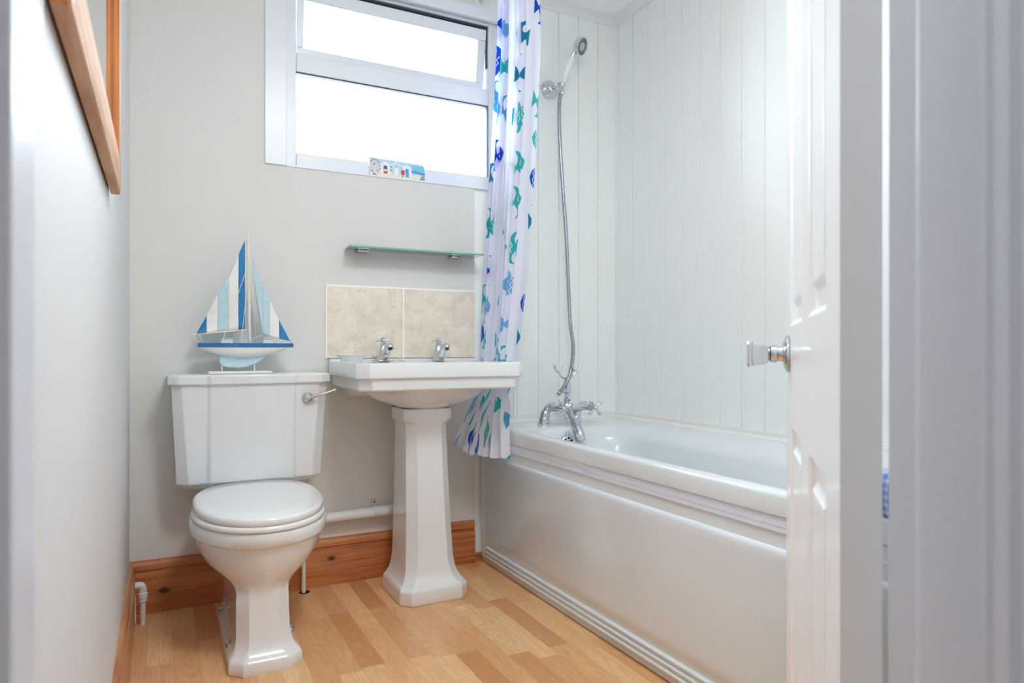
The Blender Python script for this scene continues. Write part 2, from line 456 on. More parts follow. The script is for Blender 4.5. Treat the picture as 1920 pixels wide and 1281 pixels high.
# coving
def cove(name, pts_fn, L0, L1, label):
    prof = [(0, 0), (0, -.036), (.004, -.036), (.007, -.028), (.014, -.018), (.024, -.010), (.034, -.006), (.036, 0)]
    b = B(); b.loft([[pts_fn(L0, a, c) for a, c in prof], [pts_fn(L1, a, c) for a, c in prof]])
    struct(name, b, 'white_gloss', None, label, 'trim', smooth=35)
cove('trim_1', lambda L, a, c: (L, .008 - a, ZC + c), WX1 + .02, XR, 'white ceiling trim above the taps wall')
cove('trim_2', lambda L, a, c: (XR - a, L, ZC + c), -2.25, .008, 'white ceiling trim along the right panelled wall')
# skirtings
def skirt(name, fn, L0, L1, m_, label):
    t = .018
    prof = [(0, 0), (t, 0), (t, .130), (t - .001, .133), (t - .009, .1355), (t - .011, .140), (t - .004, .144), (t - .002, .152), (t - .006, .166), (t - .011, .172), (0, .175)]
    b = B(); b.loft([[fn(L0, a, c) for a, c in prof], [fn(L1, a, c) for a, c in prof]])
    struct(name, b, m_, None, label, 'skirting board', smooth=30)
skirt('baseboard_back', lambda L, a, c: (L, -a, c), 0, 1.248, 'skirt_back', 'knotty varnished pine skirting below the washbasin')
skirt('baseboard_left', lambda L, a, c: (a, L, c), -2.25, -.019, 'skirt_left', 'varnished pine skirting along the left wall')
b = B(); b.box(1.252, 1.30, -.002, .009, 0, .035)
struct('baseboard_shower', b, 'skirt_back', None, 'short stub of pine skirting beside the bath panel', 'skirting board', bevel=.002)

# ------------------------------------------------------------------ window
win = tag(empty('window_1', (.94, .05, WZ0)), 'white framed window with its top light tilted open', 'window', kind='structure')
FY0, FY1 = .026, .085
b = B()
fx0, fx1, fz0, fz1 = WX0, WX1, WZ0, WZ1
b.box(fx0, fx0 + .038, FY0, FY1, fz0, fz1); b.box(fx1 - .046, fx1, FY0, FY1, fz0, fz1)
b.box(fx0 + .038, fx1 - .046, FY0, FY1, fz0, fz0 + .058); b.box(fx0 + .038, fx1 - .046, FY0, FY1, fz1 - .04, fz1)
b.box(fx0 + .038, fx1 - .046, FY0, FY1, 1.915, 1.985)
struct('window_frame', b, 'upvc', win, bevel=.004)
b = B(); b.box(fx0 + .038, fx1 - .046, .055, .061, fz0 + .058, 1.915)
struct('pane', b, 'pane', win)
b = B()
for (x0, x1, z0, z1) in ((fx0 + .038, fx1 - .046, 1.9105, 1.915), (fx1 - .0495, fx1 - .046, fz0 + .06, 1.911)):
    b.box(x0, x1, FY0 + .004, FY0 + .02, z0, z1)
struct('gasket', b, 'rubber', win)
# tilted sash
sash = empty('sash', (.94, .06, 2.25)); sash.parent = win; sash.location = Vector((.94, .06, 2.25)) - WL[win]
R_ = Matrix.Rotation(radians(8), 4, 'X')
def sb(bb, x0, x1, z0, z1, y0, y1):
    T = Matrix.Translation((0, .05, 2.245)) @ R_
    bb.box(x0, x1, y0, y1, z0, z1, mtx=T)
b = B(); sx0, sx1 = fx0 + .044, fx1 - .052
sb(b, sx0, sx1, -.05, -.004, -.018, .03); sb(b, sx0, sx1, -.262, -.222, -.018, .03)
sb(b, sx0, sx0 + .026, -.222, -.05, -.018, .03); sb(b, sx1 - .036, sx1, -.222, -.05, -.018, .03)
struct('sash_frame', b, 'upvc', sash, bevel=.004)
b = B(); sb(b, sx0 + .026, sx1 - .036, -.222, -.05, .0, .006); struct('pane', b, 'pane', sash)
b = B(); b.box(fx0 + .04, fx1 - .046, FY0 + .012, FY1 - .005, 2.246, 2.2555); b.box(fx1 - .049, fx1 - .0455, FY0 + .012, FY0 + .03, 2.08, 2.25)
struct('gasket', b, 'rubber', win)
# sill and flat architrave
b = B(); b.box(WX0, WX1, -.004, .03, WZ0 - .006, WZ0 + .001)
struct('window_sill', b, 'upvc', win, bevel=.0015)
b = B(); b.box(.425, WX0 - .001, -.007, 0, WZ0 - .004, ZC - .03); b.box(WX0 - .001, WX1 + .06, -.007, .0, WZ1 + .006, WZ1 + .016)
b.box(WX0 - .001, WX1 + .04, -.010, .009, WZ1 - .035, WZ1 + .006)
struct('architrave', b, 'upvc', win, bevel=.002)

# ------------------------------------------------------------------ door and frame
DL = .72; DT = .032
hp = Vector((.604, -2.209, 0)); lp = Vector((1.120, -1.707, 0))
du = (lp - hp).normalized(); dn = Vector((-du.y, du.x, 0))
DM = Matrix(((du.x, dn.x, 0, hp.x), (du.y, dn.y, 0, hp.y), (0, 0, 1, 0), (0, 0, 0, 1)))
door = tag(empty('door_1', tuple(hp)), 'white moulded panel door standing open into the room', 'door', kind='structure')
b = B()
pan = [(.10, .29), (.39, .61)]; pz = [(.12, .752), (.92, 1.84)]
b.box(0, DL, -DT, -.012, .008, 1.98, mtx=DM)
us = [0, pan[0][0], pan[0][1], pan[1][0], pan[1][1], DL]; zs = [.008, pz[0][0], pz[0][1], pz[1][0], pz[1][1], 1.98]
for i in range(5):
    for j in range(5):
        u0, u1, z0, z1 = us[i], us[i + 1], zs[j], zs[j + 1]
        if i in (1, 3) and j in (1, 3):
            lv = [(0, 0), (.004, -.002), (.009, -.0075), (.030, -.0085), (.038, -.002), (.042, -.0015)]
            rings = [[(u0 + d, e, z0 + d), (u1 - d, e, z0 + d), (u1 - d, e, z1 - d), (u0 + d, e, z1 - d)] for d, e in lv]
            b.loft(rings, False, True, mtx=DM)
        else:
            b.add([(u0, 0, z0), (u1, 0, z0), (u1, 0, z1), (u0, 0, z1)], [(0, 1, 2, 3)], mtx=DM)
b.add([(0, 0, .008), (DL, 0, .008), (DL, -.012, .008), (0, -.012, .008)], [(0, 1, 2, 3)], mtx=DM)
for u in (0, DL): b.add([(u, 0, .008), (u, 0, 1.98), (u, -.012, 1.98), (u, -.012, .008)], [(0, 1, 2, 3)], mtx=DM)
b.add([(0, 0, 1.98), (DL, 0, 1.98), (DL, -.012, 1.98), (0, -.012, 1.98)], [(0, 1, 2, 3)], mtx=DM)
mg = mat('white_grained_door_paint', (248, 249, 250), .3, coat=.2); n = N(mg)
n.bump(n.noise(n.mapping(n.gen_pos(), scale=(90, 90, 5)), 3, 3), .25, .0006); M['door'] = mg
struct('door_leaf', b, 'door', door)
kc = hp + du * .655 + Vector((0, 0, .873))
knob = empty('door_knob', tuple(kc)); knob.parent = door; knob.location = kc - hp
b = B()
b.lathe([(.032, 0), (.033, .002), (.032, .005), (.026, .008), (.014, .011), (.013, .018), (.0155, .020), (.0155, .030), (.012, .032), (.012, .036)], kc, dn, 40)
struct('rose', b, 'chrome', knob, smooth=40)
def sq(r, h, ch=.25):
    pts = []
    u = du; w = Vector((0, 0, 1))
    for i in range(4):
        for s in (-1, 1):
            a = i * pi / 2
            p2 = Vector((1, s * (1 - ch))) * r
            pts.append(kc + dn * h + u * (p2.x * cos(a) - p2.y * sin(a)) + w * (p2.x * sin(a) + p2.y * cos(a)))
    return pts
b = B(); b.loft([sq(.0155, .034), sq(.0185, .040), sq(.0215, .062)])
struct('knob_grip', b, 'crystal', knob, bevel=.001)
b = B(); b.loft([sq(.0222, .062), sq(.0235, .066), sq(.0225, .0695)])
struct('knob_cap', b, 'chrome', knob, bevel=.001)

b = B()
b.box(HX, HX + .035, YF - .030, YF, 0, 2.05)
b.box(HX - .000, HX + .035, -2.330, YF - .030, 0, 2.05)
def jb(poly):
    b.loft([[(x, y, 0) for x, y in poly], [(x, y, 2.05) for x, y in poly]])
b = B()
jb([(HX, YF), (HX, YF - .022), (HX - .0025, YF - .026), (HX - .0025, YF - .060), (HX + .0005, YF - .066), (HX + .0005, YF - .070), (HX + .004, YF - .074),
    (HX + .004, YF - .083), (HX + .010, YF - .088), (HX + .010, YF - .125), (HX + .07, YF - .125), (HX + .07, -2.342), (HX + .03, -2.342), (HX + .03, YF)])
struct('trim_3', b, 'jamb', None, 'pale painted door frame on the right, near the camera', 'door frame', bevel=.0015)
b = B()
b.box(-.09, .0400, -2.262, -2.205, 0, 2.05)
struct('trim_4', b, 'jamb', None, 'pale painted door frame at the left edge, near the camera', 'door frame', bevel=.003)

# ------------------------------------------------------------------ ring helper for sanitary ware
def ringpts(cx, hw, yf, yb, z, ch=.03, w=0., yc=None, K_=12, ex=2.0, exb=2.0):
    """plan section at height z; blends a chamfered rectangle (w=0) with an egg (w=1); corners are explicit vertices"""
    if yc is None: yc = (yf + yb) / 2
    poly = [(hw, yf + ch), (hw, yb - ch), (hw - ch, yb), (-hw + ch, yb), (-hw, yb - ch), (-hw, yf + ch), (-hw + ch, yf), (hw - ch, yf)]
    out = []
    for k in range(8):
        (ax_, ay_), (bx_, by_) = poly[k], poly[(k + 1) % 8]
        m_ = K_ if k % 2 == 0 else K_ // 2
        for i in range(m_):
            t = i / m_; px_ = ax_ + (bx_ - ax_) * t; py_ = ay_ + (by_ - ay_) * t - yc
            r0 = sqrt(px_ * px_ + py_ * py_); dx, dy = px_ / r0, py_ / r0
            hy = yb - yc if dy > 0 else yc - yf
            e = ex if dy < 0 else exb
            r1 = (abs(dx / hw) ** e + abs(dy / hy) ** e) ** (-1 / e)
            r = r0 * (1 - w) + r1 * w
            out.append((cx + dx * r, yc + dy * r, z))
    return out

# ------------------------------------------------------------------ toilet
TX = .352
wc = tag(empty('toilet', (TX, -.36, 0)), 'white close-coupled toilet with lid closed, standing in the left corner', 'toilet')
b = B(); Y0 = -.40
secs = [  # z, cx, hw, yf, yb, ch, w
    (0, .351, .095, -.643, -.150, .034, 0), (.006, .351, .097, -.645, -.150, .034, 0), (.030, .351, .096, -.644, -.150, .034, 0), (.036, .351, .093, -.641, -.150, .034, 0),
    (.040, .351, .090, -.635, -.150, .033, 0), (.050, .350, .081, -.624, -.15, .032, 0), (.066, .349, .075, -.615, -.15, .032, 0),
    (.09, .348, .0715, -.609, -.15, .031, 0), (.15, .347, .070, -.605, -.15, .031, 0), (.185, .347, .070, -.603, -.15, .031, .0), (.200, .348, .071, -.604, -.15, .033, .12),
    (.215, .349, .079, -.606, -.148, .036, .4), (.232, .351, .102, -.614, -.14, .04, .75), (.25, .354, .131, -.624, -.13, .04, .95), (.272, .356, .153, -.634, -.11, .04, 1), (.30, .358, .169, -.644, -.10, .04, 1), (.325, .3585, .175, -.650, -.08, .04, 1),
    (.340, .3585, .177, -.653, -.06, .04, 1), (.343, .357, .178, -.660, -.055, .04, 1), (.350, .3585, .191, -.667, -.05, .04, 1), (.370, .3585, .194, -.671, -.05, .04, 1), (.3835, .3585, .1915, -.6685, -.05, .04, 1), (.3865, .3585, .1885, -.665, -.06, .04, 1), (.3875, .3585, .180, -.657, -.06, .04, 1)]
b.loft([ringpts(cx, hw, yf, yb, z, ch, w, yc=-.40, exb=2.6) for z, cx, hw, yf, yb, ch, w in secs])
b.box(TX - .09, TX + .10, -.165, -.02, .30, .426)
obj('toilet_pan', b, 'ceramic', wc, smooth=38)
def slab(name, z0, z1, hw, yf, yb, dome=0., slope=.045):
    b = B(); rg = []; TX = .357
    for d, z in ((.0015, z0), (.0, z0 + .0015), (.0, z1 - .007), (.003, z1 - .003), (.010, z1)):
        rg.append(ringpts(TX, hw - d, yf + d, yb - d * .4, z, .04, 1, yc=-.41, exb=2.7, ex=2.08))
    if dome:
        for k in (.75, .5, .28):
            rg.append(ringpts(TX, (hw - .01) * k, -.41 + (yf + .41 + .01) * k, -.41 + (yb + .41) * k, z1 + dome * (1 - k * k), .04, 1, yc=-.41, exb=2.7, ex=2.08))
    b.loft([[(x, y, z + (y + .50) * slope) for x, y, z in q_] for q_ in rg]); return obj(name, b, 'seat', wc, smooth=50)
slab('toilet_seat', .3915, .4085, .187, -.671, -.215, 0, .015)
slab('toilet_lid', .4130, .4345, .182, -.668, -.196, .005, .04)
for s in (-1, 1):
    b = B(); b.tube([(TX + s * .075 - .022, -.222, .402), (TX + s * .075 + .022, -.222, .402)], .011, 14); obj('hinge', b, 'seat', wc, smooth=40)
for s, yy in ((-1, -.34), (1, -.34), (-.6, -.60), (.6, -.60)):
    b = B(); b.box(TX + s * .13 - .012, TX + s * .13 + .012, yy - .008, yy + .008, .381, .392); obj('seat_buffer', b, 'seat', wc)
# cistern
CXc = .364
def cplan(hw, yf, z, ch=.030, step=.008, yb=-.004):
    cw = .128; t = .012
    L = [(-hw, yb), (-hw, yf + ch), (-hw + ch, yf + step), (-cw - t, yf + step), (-cw, yf), (cw, yf), (cw + t, yf + step), (hw - ch, yf + step), (hw, yf + ch), (hw, yb)]
    return [(CXc + x, y, z) for x, y in L]
b = B()
b.loft([cplan(.205, -.160, .4265, .034), cplan(.228, -.188, .446, .034), cplan(.243, -.207, .768)])
obj('cistern', b, 'ceramic', wc, smooth=25, bevel=.003, seg=3)
b = B()
b.loft([cplan(.246, -.212, .766), cplan(.253, -.218, .770), cplan(.253, -.218, .795), cplan(.247, -.212, .799), cplan(.235, -.20, .8005)])
obj('cistern_lid', b, 'ceramic', wc, smooth=25, bevel=.003, seg=3)
lv = Vector((.539, -.198, .716))
b = B(); b.lathe([(.0175, 0), (.018, .003), (.016, .008), (.009, .012), (.007, .018), (.0, .019)], lv, (0, -1, 0), 32)
b.tube([lv + Vector((-.006, -.016, -.003)), lv + Vector((.012, -.020, .004)), lv + Vector((.045, -.024, .012)), lv + Vector((.088, -.026, .026))], [.0045, .005, .0042, .0035], 12)
b.ball(lv + Vector((.089, -.026, .0265)), .0042)
obj('flush_lever', b, 'chrome', wc, smooth=40)
for (sx_, sy_, sd) in ((.268, -.235, -1), (.267, -.505, -1), (.437, -.47, 1)):
    b = B(); o_ = Vector((sx_, sy_, .042)); ax = Vector((sd * .35, -.25, 1))
    b.lathe([(.010, -.006), (.0125, -.002), (.0125, .003), (.0085, .007), (.006, .008), (.0075, .013), (.0055, .019), (0, .021)], o_, ax, 18)
    obj('fixing_screw', b, 'screw', wc, smooth=40)

# ------------------------------------------------------------------ washbasin
BX = .950
wb = tag(empty('washbasin', (BX, -.24, 0)), 'white pedestal washbasin below the beige tiles', 'washbasin')
b = B(); yc = -.25
S_ = [(.715, .04, -.29, -.21, .01, 1), (.722, .12, -.35, -.16, .02, 1), (.76, .195, -.40, -.135, .03, .9), (.80, .228, -.418, -.125, .04, .7), (.825, .243, -.426, -.12, .05, .5), (.8325, .25, -.431, -.116, .05, .4), (.8335, .262, -.437, -.11, .05, .2),
      (.8355, .270, -.440, -.10, .05, .1), (.8375, .298, -.459, -.006, .035, 0), (.836, .3025, -.4645, -.002, .036, 0), (.832, .304, -.466, -.001, .036, 0), (.789, .3035, -.4655, -.001, .036, 0), (.785, .300, -.462, -.001, .036, 0), (.783, .2935, -.4555, -.001, .036, 0),
      (.750, .291, -.453, -.001, .036, 0), (.745, .287, -.449, -.001, .036, 0), (.744, .262, -.424, -.002, .05, .1), (.741, .246, -.412, -.003, .06, .5), (.728, .226, -.402, -.010, .08, .9), (.712, .200, -.388, -.03, .09, 1), (.698, .170, -.368, -.06, .09, 1), (.686, .135, -.340, -.09, .06, 1), (.677, .105, -.31, -.12, .05, .9), (.668, .08, -.29, -.15, .03, .5)]
b.loft([ringpts(BX, hw, yf, yb, z, ch, w, yc=yc) for z, hw, yf, yb, ch, w in S_])
b.box(BX - .298, BX + .298, -.030, -.0015, .83, .8465)
b.loft([[(BX - .245, -.005, .714), (BX + .245, -.005, .714), (BX + .245, -.17, .714), (BX - .245, -.17, .714)], [(BX - .268, -.003, .7445), (BX + .268, -.003, .7445), (BX + .268, -.24, .7445), (BX - .268, -.24, .7445)]])
obj('basin', b, 'ceramic', wb, smooth=34)
b = B(); PXc = .947
S_ = [(0, .124, -.368, -.13, .032), (.006, .126, -.370, -.13, .032), (.045, .125, -.369, -.13, .032), (.053, .121, -.365, -.13, .032), (.062, .112, -.355, -.13, .032), (.078, .101, -.342, -.13, .032), (.10, .094, -.334, -.13, .033), (.14, .089, -.326, -.13, .034),
      (.25, .085, -.316, -.13, .034), (.45, .080, -.298, -.13, .033), (.600, .077, -.284, -.13, .030), (.612, .079, -.286, -.13, .030), (.622, .086, -.291, -.13, .026), (.630, .090, -.294, -.13, .024), (.666, .090, -.294, -.13, .022), (.669, .088, -.292, -.13, .022)]
def octring(cx, hw, yf, yb, z, ch):
    return [(cx - hw, yb, z), (cx - hw, yf + ch, z), (cx - hw + ch, yf, z), (cx + hw - ch, yf, z), (cx + hw, yf + ch, z), (cx + hw, yb, z)]
b.loft([octring(PXc, hw, yf, yb, z, ch) for z, hw, yf, yb, ch in S_])
obj('pedestal', b, 'ceramic', wb, smooth=28, bevel=.005, seg=3)

def cross_handle(bb, c, ax, r, tip=.006, arm=.0032, n=4, rot=pi / 4):
    ax = Vector(ax).normalized(); u = ax.orthogonal().normalized(); w = ax.cross(u); c = Vector(c)
    for k in range(n):
        a = rot + 2 * pi * k / n; d = u * cos(a) + w * sin(a)
        bb.tube([c, c + d * r * .55, c + d * r * .75, c + d * r], [arm, arm, tip * .75, tip], 10)
        bb.ball(c + d * r, tip, 12)
def pillar_tap(x, y, hot):
    tp = empty('tap', (x, y, .838)); tp.parent = wb; tp.location = Vector((x, y, .838)) - WL[wb]
    b = B(); z = .837
    b.lathe([(.0225, 0), (.023, .003), (.0215, .006), (.019, .03), (.018, .036), (.0125, .038)], (x, y, z), n=28)
    o_ = obj('tap_body', b, 'chrome', tp, smooth=40)
    b = B(); b.tube(spline([(x, y - .008, z + .012), (x, y - .04, z + .034), (x, y - .066, z + .054), (x, y - .083, z + .058), (x, y - .089, z + .048)], 5), [.0165] * 5 + [.0145] * 6 + [.012] * 5 + [.0125] * 5, 18)
    b.lathe([(.0085, 0), (.0085, .0012)], (x, y - .0905, z + .0455), (0, -.5, -1), 16, mi=1)
    obj('spout', b, ['chrome', 'black'], tp, smooth=50)
    b = B()
    b.lathe([(.0155, .036), (.0175, .039), (.0165, .045), (.0135, .052), (.0115, .066), (.0125, .068), (.009, .071), (.009, .082), (.0105, .085), (.007, .089), (.0, .090)], (x, y, z), n=24)
    cross_handle(b, (x, y, z + .078), (0, 0, 1), .024, .0058)
    obj('tap_handle', b, 'chrome', tp, smooth=40)
pillar_tap(.838, -.085, 1); pillar_tap(1.060, -.085, 0)
b = B()
b.lathe([(.014, 0), (.012, .004), (.006, .006), (0, .007)], (.795, -.13, .837), n=20)
b.tube(spline([(.795, -.13, .842), (.790, -.13, .852), (.797, -.13, .858), (.804, -.13, .852), (.798, -.13, .843)], 5), .0013, 8)
b.tube(spline([(.80, -.13, .840), (.83, -.135, .8385), (.87, -.135, .8392), (.885, -.14, .8405), (.893, -.15, .838), (.899, -.165, .834)], 6), .0017, 8)
obj('plug_chain', b, 'screw', wb, smooth=50)
b = B(); b.tube(spline([(.872, -.045, .70), (.90, -.045, .655), (.925, -.05, .60), (.928, -.05, .55), (.928, -.05, .50)], 6), .0085, 14)
b.lathe([(.011, 0), (.011, .03)], (.9275, -.05, .535), n=12)
o_ = obj('supply_hose', b, 'grey_hose', wb, smooth=50)

# soap dish
b = B(); cx_, cy_ = .700, -.16
def er(a, bb_, z): return [(cx_ + a * cos(2 * pi * i / 48), cy_ + bb_ * sin(2 * pi * i / 48), z) for i in range(48)]
b.loft([er(.038, .026, .8385), er(.040, .028, .841), er(.047, .034, .853), er(.053, .038, .8595), er(.057, .041, .861), er(.0565, .0405, .8625), er(.052, .037, .8615), er(.046, .033, .855), er(.036, .024, .8455)])
tag(obj('soap_dish', b, 'dish', None, smooth=50), 'small white oval dish on the left rear of the washbasin', 'soap dish')

# ------------------------------------------------------------------ splashback tiles, glass shelf
sp = tag(empty('tile_splashback', (.947, -.004, .846)), 'two beige stone-effect tiles with white grout above the washbasin', 'splashback')
for (x0, x1) in ((.6455, .9405), (.9465, 1.2495)):
    b = B(); b.box(x0, x1, -.009, -.001, .8485, 1.119); obj('tile', b, 'tile', sp, bevel=.001)
b = B(); b.box(.6405, .6455, -.0075, -.0005, .8475, 1.1245); b.box(.9405, .9465, -.0075, -.0005, .8475, 1.119); b.box(1.2495, 1.2515, -.0075, -.0005, .8475, 1.1245); b.box(.6455, 1.2495, -.0075, -.0005, 1.119, 1.1245)
obj('grout', b, 'grout', sp)
sh = tag(empty('glass_shelf', (.95, -.05, 1.25)), 'clear green-edged glass shelf on two chrome brackets', 'shelf')
b = B(); z0, z1 = 1.2585, 1.2645
poly = [(.705, -.012), (.705, -.065), (.72, -.105), (1.235, -.105), (1.250, -.065), (1.250, -.012)]
poly = [(.712, -.006), (.706, -.10), (.710, -.104), (1.246, -.104), (1.249, -.10), (1.249, -.006)]
n_ = len(poly); vs = [(x, y, z0) for x, y in poly] + [(x, y, z1) for x, y in poly]
b.add(vs, [tuple(range(n_))[::-1], tuple(range(n_, 2 * n_))], 0)
b.add(vs, [(i, (i + 1) % n_, n_ + (i + 1) % n_, n_ + i) for i in range(n_)], 1)
obj('glass', b, ['shelf_glass', 'shelf_edge'], sh)
for x in (.775, 1.155):
    b = B(); b.box(x - .022, x + .022, -.042, -.001, 1.2505, 1.2575); b.box(x - .022, x + .022, -.034, -.001, 1.2645, 1.269)
    b.box(x - .022, x + .022, -.006, -.001, 1.2505, 1.269)
    obj('bracket', b, 'chrome', sh, bevel=.0015)

# ------------------------------------------------------------------ pipes
wp = tag(empty('waste_pipe', (.66, -.04, .25)), 'white waste pipe running along the wall above the skirting', 'pipe')
b = B(); b.tube([(.37, -.036, .252), (.955, -.036, .2625)], .0195, 24); obj('pipe', b, 'pipe_paint', wp, smooth=60)
b = B(); b.lathe([(.0195, 0), (.0235, .001), (.0235, .036), (.0195, .037)], (.895, -.036, .2614), (1, 0, .018), 24); obj('coupling', b, 'pipe_paint', wp, smooth=40)
b = B(); b.lathe([(.020, 0), (.0225, .001), (.0225, .015), (.020, .016)], (.815, -.036, .260), (1, 0, .018), 24)
b.box(.815, .831, -.016, -.0005, .215, .302)
b.ball((.823, -.016, .294), .004); obj('pipe_clip', b, 'plastic', wp, smooth=40)
b = B(); b.ball((.823, -.0185, .2945), .0035, mi=0); obj('clip_screw', b, 'black', wp, smooth=60)
b = B(); b.tube([(.552, -.052, 0), (.552, -.052, .25), (.548, -.06, .40), (.545, -.07, .4255)], .0075, 16)
b.lathe([(.019, .0005), (.019, .0015)], (.556, -.050, 0), n=20, mi=1)
tag(obj('supply_pipe', b, ['plastic', 'black'], None, smooth=60), 'thin white pipe rising from the floor right of the toilet', 'pipe')
ep = tag(empty('elbow_pipe', (.045, -.108, 0)), 'short white pipe with compression elbow in the left corner', 'pipe')
b = B(); b.tube([(.041, -.112, 0), (.041, -.112, .10)], .0085, 16); b.tube([(.0195, -.10, .006), (.0195, -.10, .12)], .002, 8); obj('pipe', b, 'plastic', ep, smooth=60)
b = B(); b.lathe([(.010, 0), (.0125, .002), (.0125, .012), (.0145, .014), (.0145, .028), (.012, .030), (.0115, .040)], (.041, -.112, .073), n=20)
b.tube(spline([(.041, -.112, .108), (.040, -.112, .120), (.034, -.112, .126), (.019, -.112, .127)], 5), .0115, 18)
obj('elbow', b, 'plastic', ep, smooth=40)

# ------------------------------------------------------------------ model sailboat (on the cistern lid)
SY = -.105
bt = tag(empty('model_sailboat', (.34, SY, .8005)), 'blue and white wooden model sailboat standing on the cistern lid', 'model boat')
b = B(); b.box(.232, .432, SY - .034, SY + .034, .8008, .8075); obj('stand', b, 'boat_white', bt, bevel=.0015)
for x in (.275, .378):
    b = B(); b.tube([(x, SY, .807), (x, SY, .86)], .0028, 10); obj('stand_post', b, 'boat_wood', bt, smooth=60)
x0, x1 = .205, .504
def hull_sec(t, z0s, z1s, wtop):
    pass
b = B(); rg = []; K = 24
for k in range(K + 1):
    t = k / K; x = x0 + (x1 - x0) * t
    hwk = .038 * max(.02, (sin(pi * min(1, t * .93 + .10)) ** .75)) if t < .98 else .0015
    hwk = .036 * (1 - abs(2 * t - .85) ** 2.6 / (1.15 ** 2.6)) if t > .425 else .036 * (1 - .55 * abs((.425 - t) / .425) ** 2)
    hwk = max(hwk, .0012)
    kd = .853 + .036 * abs(2 * t - .95) ** 2.0
    kd = min(kd, .889)
    sec = []
    for i in range(9):
        a = pi * i / 8
        sec.append((x, SY - hwk * cos(a), .890 - (.890 - kd) * sin(a) ** .8 if 0 < i < 8 else .890))
    rg.append(sec)
b.loft(rg, True, True, closed=True)
obj('hull', b, 'boat_white', bt, smooth=50)
b = B(); rg = []
for k in range(K + 1):
    t = k / K; x = x0 - .003 + (x1 - x0 + .006) * t
    hwk = .036 * (1 - abs(2 * t - .85) ** 2.6 / (1.15 ** 2.6)) if t > .425 else .036 * (1 - .55 * abs((.425 - t) / .425) ** 2)
    hwk = max(hwk, .0015) + .0015
    rg.append([(x, SY - hwk, .8885), (x, SY + hwk, .8885), (x, SY + hwk, .9025), (x, SY - hwk, .9025)])
b.loft(rg); obj('gunwale', b, 'boat_dark', bt, smooth=30)
b = B(); b.prism([(.268, .870), (.267, .838), (.275, .826), (.295, .820), (.325, .818), (.355, .822), (.385, .834), (.410, .852), (.42, .868)], SY - .006, SY + .006)
obj('keel', b, 'boat_pale', bt, bevel=.003)
for (xa, xb, w) in ((.271, .309, .013), (.405, .436, .011)):
    b = B(); b.box(xa, xb, SY - w, SY + w, .9015, .9135); b.box(xa - .001, xb + .001, SY - w - .001, SY + w + .001, .9135, .9185, 1)
    obj('deckhouse', b, ['boat_white', 'boat_pale'], bt, bevel=.001)
b = B(); b.tube([(.363, SY, .90), (.360, SY, 1.10), (.357, SY, 1.285)], [.0048, .0045, .0035], 14); b.ball((.357, SY, 1.287), .004); obj('mast', b, 'boat_wood', bt, smooth=60)
b = B(); b.tube([(.182, SY + .006, .929), (.350, SY, .948)], .0028, 10); obj('boom', b, 'boat_wood', bt, smooth=60)
def sail(name, stripes, zlo, zhi, bulge, colors, xf=None):
    """vertical stripes: list of x cuts; zlo(x), zhi(x)"""
    for (xa, xb), cc in zip(zip(stripes[:-1], stripes[1:]), colors):
        b = B(); n1, n2 = 8, 16; vs = []; fs = []
        for i in range(n1 + 1):
            x = xa + (xb - xa) * i / n1
            for j in range(n2 + 1):
                t = j / n2; z = zlo(x) + (zhi(x) - zlo(x)) * t
                X = x + (xf(x, t) if xf else 0)
                vs.append((X, SY + bulge(x, t), z))
        for i in range(n1):
            for j in range(n2): fs.append((i * (n2 + 1) + j, (i + 1) * (n2 + 1) + j, (i + 1) * (n2 + 1) + j + 1, i * (n2 + 1) + j + 1))
        b.add(vs, fs); o_ = obj(name, b, cc, bt, smooth=60, solid=.0012)
def mz(x):      # leech of the mainsail: slope up to the mast
    t = (x - .199) / (.348 - .199)
    return .939 + .005 * t + (1.252 - .939) * (t ** 1.03) * (1 if t > 0 else 0) - .020 * sin(pi * t) * (1 if t > .62 else .3)
main_lo = lambda x: .934 + (x - .199) * .11
sail('mainsail', [.199, .228, .262, .296, .3275, .3480], main_lo, mz, lambda x, t: .010 * sin(pi * (x - .19) / .17) * sin(pi * min(1, t + .15)), ['boat_blue', 'boat_white', 'boat_pale', 'boat_white', 'boat_blue'])
def jz(x):
    t = (x - .368) / (.498 - .368); return 1.215 - (1.215 - .905) * t ** .80
def jlo(x):
    if x < .404: return 1.195 - (x - .368) / (.036) * (1.195 - .930)
    return .930 - (x - .404) * .21
sail('jib', [.372, .4045], jlo, jz, lambda x, t: -.012, ['boat_pale'])
sail('jib', [.4045, .426, .458, .499], lambda x: min(jlo(x), jz(x) - .0005), jz, lambda x, t: -.012 + .004 * t, ['boat_pale', 'boat_white', 'boat_blue'])
sail('staysail', [.368, .385, .402], lambda x: 1.135 - (x - .368) / .034 * .20 if x > .3795 else 1.145 - (x - .368) * 4.5, lambda x: 1.150 - max(0, x - .372) * 6.4 if x > .372 else 1.148, lambda x, t: .004, ['boat_white', 'boat_white'])
b = B()
def cord(*p): b.tube([Vector((q[0], SY + (q[2] if len(q) > 2 else 0), q[1])) for q in p], .0009, 5)
cord((.357, 1.27), (.345, 1.257)); cord((.352, 1.262), (.199, .938)); cord((.357, 1.17, -.002), (.272, .903, -.034)); cord((.357, 1.12, -.002), (.332, .903, -.036))
cord((.360, 1.17, .002), (.390, .903, .034)); cord((.499, .906), (.360, 1.235)); cord((.332, .905, -.02), (.402, .93, -.012), (.378, .906, -.02)); cord((.205, .935, 0), (.215, .905)); cord((.185, .93, 0), (.207, .903))
obj('rigging', b, 'wire', bt, smooth=60)

